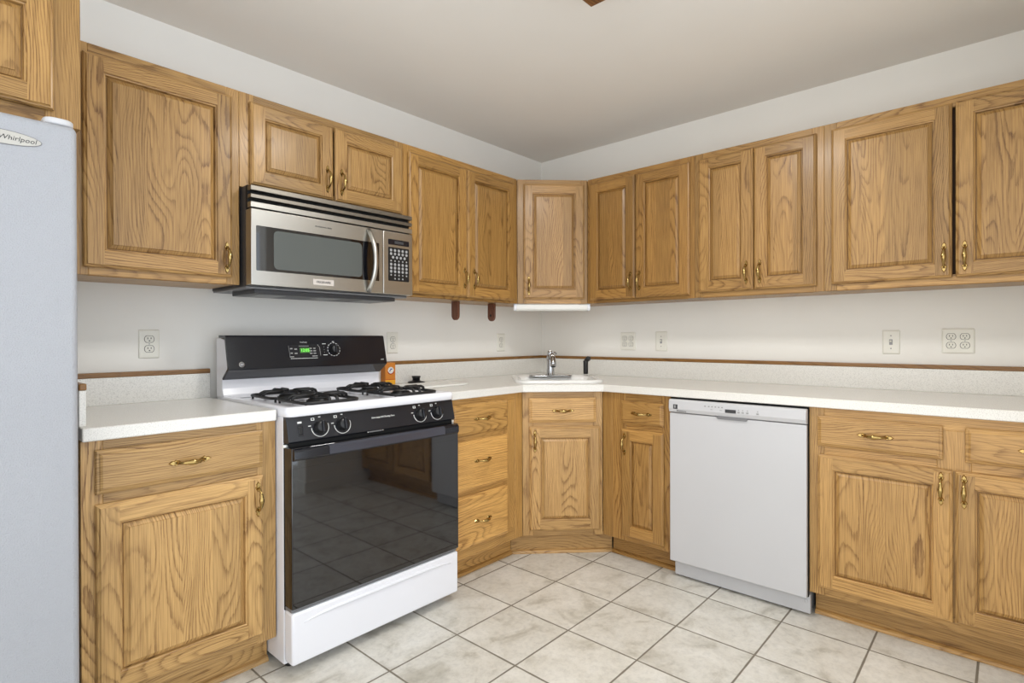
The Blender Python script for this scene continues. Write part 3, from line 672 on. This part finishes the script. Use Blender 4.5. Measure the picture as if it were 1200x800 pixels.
for r_ in range(9):
    z = 61.95-r_*.65
    n = 5 if r_ in (0, 1, 3, 4, 5, 6, 7) else 4
    if r_ == 8: n = 3
    for i in range(n):
        x = 60.97+(i-(n-1)/2)*.86
        if r_ in (3, 7, 8): b.lathe([(.16, 0), (.16, -.03)], 'pale_ink', (WX(x), WY(15.53), WZ(z)), 'y', 10)
        else: b.lathe([(.26, 0), (.26, -.03)], 'pale_ink', (WX(x), WY(15.53), WZ(z)), 'y', 12)
b.build('keypad', cpn)

# ------------------------------------------------------------------ dishwasher (local: x = Y - 63.7, y = 12 - X -> faces -y)
dw = thing('dishwasher', 'white built-in dishwasher under the worktop', 'dishwasher', (12, 63.7, 0), math.pi/2)
def DY(x): return 12-x
b = MB(); b.box(-11.85, 11.85, DY(23.9), DY(1.5), 3.5, 34.1, 'grey'); b.box(-11.8, 11.8, DY(21.5), DY(1.5), .6, 3.5, 'grey'); b.build('tub', dw)
b = MB(); b.box(-11.95, 11.95, DY(24.4), DY(23.9), 3.45, 34.3, 'gap_shade'); b.build('gap_shade_sheet', dw)  # black sheet that paints the shade in the gaps round the door
b = MB(); b.box(-11.88, 11.88, DY(25.2), DY(24.4), 3.45, 31.55, 'white_dw', .16, 3); d = b.build('door', dw)
b = MB(); pr_ = [(DY(24.4), 34.1), (DY(25.2), 34.1), (DY(25.5), 33.9), (DY(25.6), 32.4), (DY(25.35), 31.7), (DY(24.4), 31.6)]
b.prism(pr_, 'x', -11.9, 11.9, 'white_dw'); cpl = bevel(b.build('control_panel', dw), .1, 2)
b = MB(); b.prism(rrect(-2.7, 2.6, 31.2, 31.75, .25), 'y', DY(25.45), DY(25.15), 'grey'); b.build('pull_recess', cpl)
b = MB()
for i, z in enumerate((33.1,)): pass
b.box(-10.95, -10.1, DY(25.62), DY(25.4), 32.35, 33.2, 'dark_grey'); b.box(-10.75, -10.45, DY(25.63), DY(25.4), 32.55, 33.05, 'pale_ink'); b.build('emblem', cpl)
link('lettering', text_mesh('Kenmore', .42, 'dark_ink', sx=1.15), cpl, (-9.3, DY(25.62), 32.0))
b = MB(); b.box(-1.15, .75, DY(25.64), DY(25.4), 32.45, 33.05, 'dark_grey')
for x in (-4.8, -4.1, -3.5, -2.9, -2.3, -1.7): b.box(x-.14, x+.14, DY(25.6), DY(25.4), 33.2, 33.4, 'pale_ink')
for x in (-3.6, -1.9): b.box(x-.2, x+.2, DY(25.62), DY(25.4), 32.75, 32.83, 'pale_ink')
for x in (1.2, 1.9, 2.7, 4.4): b.box(x-.2, x+.2, DY(25.63), DY(25.4), 32.55, 32.8, 'pale_ink'); b.box(x-.08, x+.08, DY(25.61), DY(25.4), 33.0, 33.15, 'pale_ink')
b.build('display', cpl)
b = MB(); b.box(-11.7, 11.95, DY(23.3), DY(22.7), .3, 3.4, 'white_dw', .05, 1); b.lathe([(.35, 0), (.3, -.06), (.05, -.08)], 'white_dw', (11.3, DY(23.3), 2.3), 'y', 14); b.build('toe_panel', dw)
for x in (-10.5, 10.5):
    for y in (4, 20): b = MB(); b.lathe([(.6, .01), (.6, .65)], 'black_plastic', (x, DY(y), 0), 'z', 10); b.build('levelling_foot', dw)

# ------------------------------------------------------------------ sink, faucet, sprayer (diagonal frame: local X right, -Y out towards the room)
cu = (SF+SB)/2
sx_, sy_ = to_world(0, cu)
sk = thing('corner_sink', 'white porcelain corner sink set in the worktop', 'sink', (sx_, sy_, 36), FR['D'])
hw, hf = SW, (SF-SB)/2
def sr(i, ib, z, r=3.4): return [(p[0], p[1], z) for p in rrect(-hw+i, hw-i, -hf+i, hf-i-ib, max(.6, r-i*.25), 8)]
b = MB()
b.loft([sr(.0, 0, .02), sr(-.02, 0, .25), sr(.12, 0, .5), sr(.45, 0, .62), sr(1.0, 0, .6), sr(1.5, 4.6, .5), sr(1.75, 4.8, .2), sr(2.0, 5.0, -.6), sr(2.5, 5.2, -5.2), sr(3.6, 5.4, -5.9)], 'porcelain', cap1=True)
b.build('bowl', sk)
b = MB(); b.lathe([(1.7, -5.88), (1.6, -5.8), (1.2, -5.84), (.02, -5.84)], 'chrome', (0, -2.4, 0), 'z', 24); b.build('drain', sk)
fu = 18.4*q; fx, fy = to_world(-.6, fu)
fc = thing('faucet', 'chrome single-lever faucet behind the corner sink', 'faucet', (fx, fy, 36.55), FR['D'])
b = MB(); b.loft([[(p[0], p[1], z) for p in rrect(-5.2+i, 5.2-i, -1.15+i, 1.15-i, 1.1-i, 6)] for i, z in ((0, .02), (0, .16), (.12, .3), (.4, .38))], 'chrome', cap0=True, cap1=True); b.build('deck_plate', fc)
b = MB(); b.lathe([(1.15, .3), (1.05, .5), (.92, .8), (.86, 2.4), (.90, 3.6), (.94, 4.6), (.78, 5.0), (.02, 5.1)], 'chrome', (0, 0, 0), 'z', 24); b.build('body', fc)
b = MB(); b.tube([(0, -.3, 4.2), (0, -1.6, 4.9), (0, -3.2, 5.0), (0, -4.4, 4.5), (0, -5.0, 3.6), (0, -5.2, 2.6)], [.55, .6, .62, .66, .70, .72], 'chrome', 14); b.lathe([(.5, 2.45), (.5, 2.6)], 'black_plastic', (0, -5.2, 0), 'z', 14); b.build('spout', fc)
b = MB(); b.lathe([(.6, 4.9), (.64, 5.3), (.6, 5.9), (.4, 6.25), (.02, 6.3)], 'chrome', (-.1, .1, 0), 'z', 16); b.tube([(.1, .1, 5.6), (.9, .5, 5.75), (1.3, .7, 5.6), (1.5, .8, 5.3)], [.22, .18, .18, .24], 'chrome', 10); b.build('lever', fc)
sx_, sy_ = 7.3, 20.2
sy0 = thing('side_sprayer', 'black side sprayer standing right of the chrome faucet', 'sprayer', (sx_, sy_, 36.0), FR['D'])
b = MB(); b.lathe([(.72, .01), (.7, .2), (.55, .5), (.5, .7)], 'plastic', (0, 0, 0), 'z', 18); b.build('base', sy0)
b = MB(); b.lathe([(.56, .65), (.62, 1.2), (.62, 3.4), (.66, 3.9), (.4, 4.1)], 'black_plastic', (0, 0, 0), 'z', 18); b.tube([(0, 0, 3.7), (.25, -.1, 4.2), (.65, -.3, 4.55), (1.0, -.5, 4.5)], [.55, .6, .66, .55], 'black_plastic', 14); b.build('spray_head', sy0)

# ------------------------------------------------------------------ small things on the worktop
b = MB(); b.box(43.9, 57.0, 7.8, 16.0, 36.01, 36.42, 'plastic', .15, 3)
tag(b.build('cutting_board', origin=(50.4, 12, 36.0)), 'thin white board lying on the worktop right of the stove', 'board')
st = thing('sink_stopper', 'black round rubber stopper on the worktop beside the orange carton', 'stopper', (47.4, 3.1, 36.0))
b = MB(); b.lathe([(1.85, .01), (1.87, .2), (1.6, .34), (.95, .46), (.8, .66)], 'black_plastic', (0, 0, 0), 'z', 28); b.build('flange', st)
b = MB(); b.lathe([(.8, .64), (.82, 1.1), (.98, 1.3), (.94, 1.5), (.02, 1.52)], 'black_plastic', (0, 0, 0), 'z', 20); b.build('grip', st)
bx = thing('baking_soda_box', 'small orange carton with round logo standing behind the stove corner', 'box', (53.75, 1.75, 36.0), math.pi)
b = MB(); b.box(-1.3, 1.25, -.8, .8, .01, 4.6, 'orange', .04, 1); b.box(-1.31, 1.26, -.81, -.79, .02, 1.0, 'yellow'); b.box(-1.31, 1.26, -.815, -.79, 1.0, 1.12, 'red'); b.build('carton', bx)
b = MB(); b.lathe([(.72, 0), (.72, -.02)], 'ink', (.1, -.8, 3.0), 'y', 26)
b.tube([(p[0]+.1, -.82, p[1]+3.0) for p in arc(0, 0, .78, 200, 340, 12)], .1, 'red', 5); b.tube([(-.25, -.83, 2.8), (.1, -.83, 3.15), (.0, -.83, 3.35)], .09, 'blue', 5); b.box(.1, .5, -.84, -.81, 3.15, 3.35, 'blue'); b.build('round_logo', bx)

# ------------------------------------------------------------------ brackets under the cabinet, under-cabinet light, ceiling light
for x, lab in ((39.3, 'left brown wooden towel bracket under the wall cabinet, nearer the stove'), (27.7, 'right brown wooden towel bracket under the wall cabinet, nearer the corner')):
    b = MB(); y0 = 7.0; w = 1.05
    prf = [(y0+w, 0), (y0-w, 0)]+[(y0+w*math.cos(math.radians(t)), -3.05+w*1.15*math.sin(math.radians(t))) for t in range(180, 361, 15)]
    b.prism([(p[0]-y0, p[1]) for p in prf], 'x', -.36, .36, 'walnut')
    o = tag(bevel(b.build('towel_bracket', loc=(x, y0, 54.06)), .08, 2), lab, 'bracket', 'brackets of a towel rail')
    if x < 30:
        b = MB(); b.lathe([(.3, .36), (.3, .40), (.02, .41)], 'gap_shade', (0, 0, -2.9), 'x', 16); b.build('rod_socket', o)
ul = thing('cabinet_lamp', 'white under-cabinet lamp bar below the corner wall cabinet', 'lamp', (33.6/2, 33.6/2, 52.3), FR['D'])
b = MB(); prf = [(-1.0, 1.78), (-1.15, 1.5), (-1.15, .5), (-.8, .1), (0, .02), (1.6, .1), (1.9, .5), (1.9, 1.78)]
b.prism(prf, 'x', -8.6, 8.6, 'diffuser' if False else 'plastic'); bevel(b.build('lens', ul), .1, 2)
b = MB()
for s in (-1, 1): b.prism([(p[0]*1.04, p[1]*1.0) for p in prf], 'x', s*8.6 if s > 0 else -9.3, 9.3 if s > 0 else -8.6, 'white_enamel')
bevel(b.build('end_cap', ul), .1, 2)
ll = bpy.data.lights.new('corner_fill_light', 'AREA'); ll.shape = 'RECTANGLE'; ll.size = 16*I; ll.size_y = 1.5*I; ll.energy = .45; ll.color = (1.0, .97, .92)  # added fill, the unlit bar is switched on to even out the corner
lo = bpy.data.objects.new('corner_fill_light', ll); C.objects.link(lo); lo.parent = ul; lo.location = (0, .3*I, -.05*I)
cl = thing('ceiling_lamp', 'square wood-framed lamp on the ceiling', 'lamp', (64.2, 63.2, 93.5))
b = MB(); h = 8.2
for x0, x1, y0, y1, mm in ((-h, h, -h, -h+1.3, 'oak_h'), (-h, h, h-1.3, h, 'oak_h'), (-h, -h+1.3, -h+1.3, h-1.3, 'oak_h'), (h-1.3, h, -h+1.3, h-1.3, 'oak_h')): b.box(x0, x1, y0, y1, 0, 2.38, mm)
b.build('frame', cl, color=(.5, .36, .28))
b = MB(); b.box(-h+1.2, h-1.2, -h+1.2, h-1.2, .35, .6, 'diffuser'); b.build('diffuser', cl)
ll = bpy.data.lights.new('lamp_light', 'AREA'); ll.shape = 'SQUARE'; ll.size = 12*I; ll.energy = LAMP_W; ll.color = (1.0, .99, .97)  # light added in the fixture to raise the room's brightness
lo = bpy.data.objects.new('lamp_light', ll); C.objects.link(lo); lo.parent = cl; lo.location = (0, 0, .1*I)

# ------------------------------------------------------------------ outlets and switches on the walls
def plate(label, name, cat, side, a0, a1, z0, z1, kind, group=None):
    ac, zc = (a0+a1)/2, (z0+z1)/2; w, hgt = (a1-a0)/2, (z1-z0)/2
    loc = (ac, 0.005, zc) if side == 'L' else (0.005, ac, zc)
    root = thing(name, label, cat, loc, FR[side], group)
    b = MB(); b.loft([[(p[0], y, p[1]) for p in rrect(-w+i, w-i, -hgt+i, hgt-i, .14, 3)] for i, y in ((0, 0), (0, -.1), (.1, -.22), (.3, -.26))], 'plate', cap0=True, cap1=True, smooth=False); b.build('cover_plate', root)
    def duplex(cx):
        for s in (.76, -.76):
            b = MB(); pts = [(cx+.62*math.cos(t)*1.0, s+max(-.5, min(.5, .62*math.sin(t)))) for t in [2*math.pi*i/28 for i in range(28)]]
            pts2 = [(cx+(p[0]-cx)*1.12, s+(p[1]-s)*1.12) for p in pts]; b.prism(pts2, 'y', -.265, -.25, 'slot')
            b.prism(pts, 'y', -.32, -.25, 'face')
            b.box(cx-.27, cx-.17, -.33, -.3, s-.02, s+.26, 'slot'); b.box(cx+.17, cx+.27, -.33, -.3, s-.0, s+.26, 'slot')
            b.lathe([(.1, 0), (.1, -.01)], 'slot', (cx, -.32, s-.26), 'y', 10); b.build('receptacle', root)
        b = MB(); b.lathe([(.1, 0), (.07, -.04)], 'pale_ink', (cx, -.26, 0), 'y', 10); b.build('screw', root)
    if kind == 'duplex': duplex(0)
    elif kind == 'quad': duplex(-w*.42); duplex(w*.42)
    elif kind == 'toggle':
        b = MB(); b.box(-.26, .26, -.29, -.25, -.52, .52, 'pale_ink'); b.box(-.15, .15, -.7, -.26, .0, .32, 'face', .05, 1); b.build('toggle', root)
        b = MB()
        for s in (1.18, -1.18): b.lathe([(.11, 0), (.08, -.04)], 'grey', (0, -.26, s), 'y', 10)
        b.build('screw', root)
    elif kind == 'gfci':
        b = MB(); b.box(-.68, .68, -.3, -.25, -1.36, 1.36, 'slot'); b.box(-.64, .64, -.34, -.25, -1.32, 1.32, 'face', .04, 1)
        for s in (1, -1):
            z = s*.88; b.box(-.26, -.16, -.35, -.3, z-.12, z+.16, 'slot'); b.box(.16, .26, -.35, -.3, z-.12, z+.16, 'slot'); b.lathe([(.09, 0), (.09, -.01)], 'slot', (0, -.345, z-.28), 'y', 8)
        b.build('receptacle', root)
        b = MB(); b.box(-.3, .3, -.38, -.3, .03, .2, 'plate'); b.box(-.3, .3, -.38, -.3, -.2, -.03, 'plate'); b.build('test_button', root)
plate('white duplex outlet on the wall between the fridge and the stove', 'wall_outlet', 'outlet', 'L', 95.5, 98.3, 42.75, 47.2, 'duplex')
plate('white duplex outlet just right of the stove backguard', 'wall_outlet', 'outlet', 'L', 50.0, 52.9, 42.5, 47.1, 'duplex')
plate('white outlet on the stove wall nearest the corner', 'wall_outlet', 'outlet', 'L', 15.7, 18.7, 42.3, 46.9, 'duplex')
plate('white four-socket outlet right of the corner, nearest the black sprayer', 'wall_outlet', 'outlet', 'R', 26.0, 30.3, 42.6, 47.1, 'quad')
plate('white switch plate left of the dishwasher, right beside the small four-socket outlet', 'light_switch', 'switch', 'R', 35.8, 38.8, 42.5, 47.2, 'toggle')
plate('white toggle light switch beside the far-right four-socket outlet', 'light_switch', 'switch', 'R', 82.25, 85.0, 42.6, 47.0, 'toggle')
plate('white four-socket outlet at the far right beside the toggle switch', 'wall_outlet', 'outlet', 'R', 91.1, 95.6, 42.85, 47.2, 'quad')
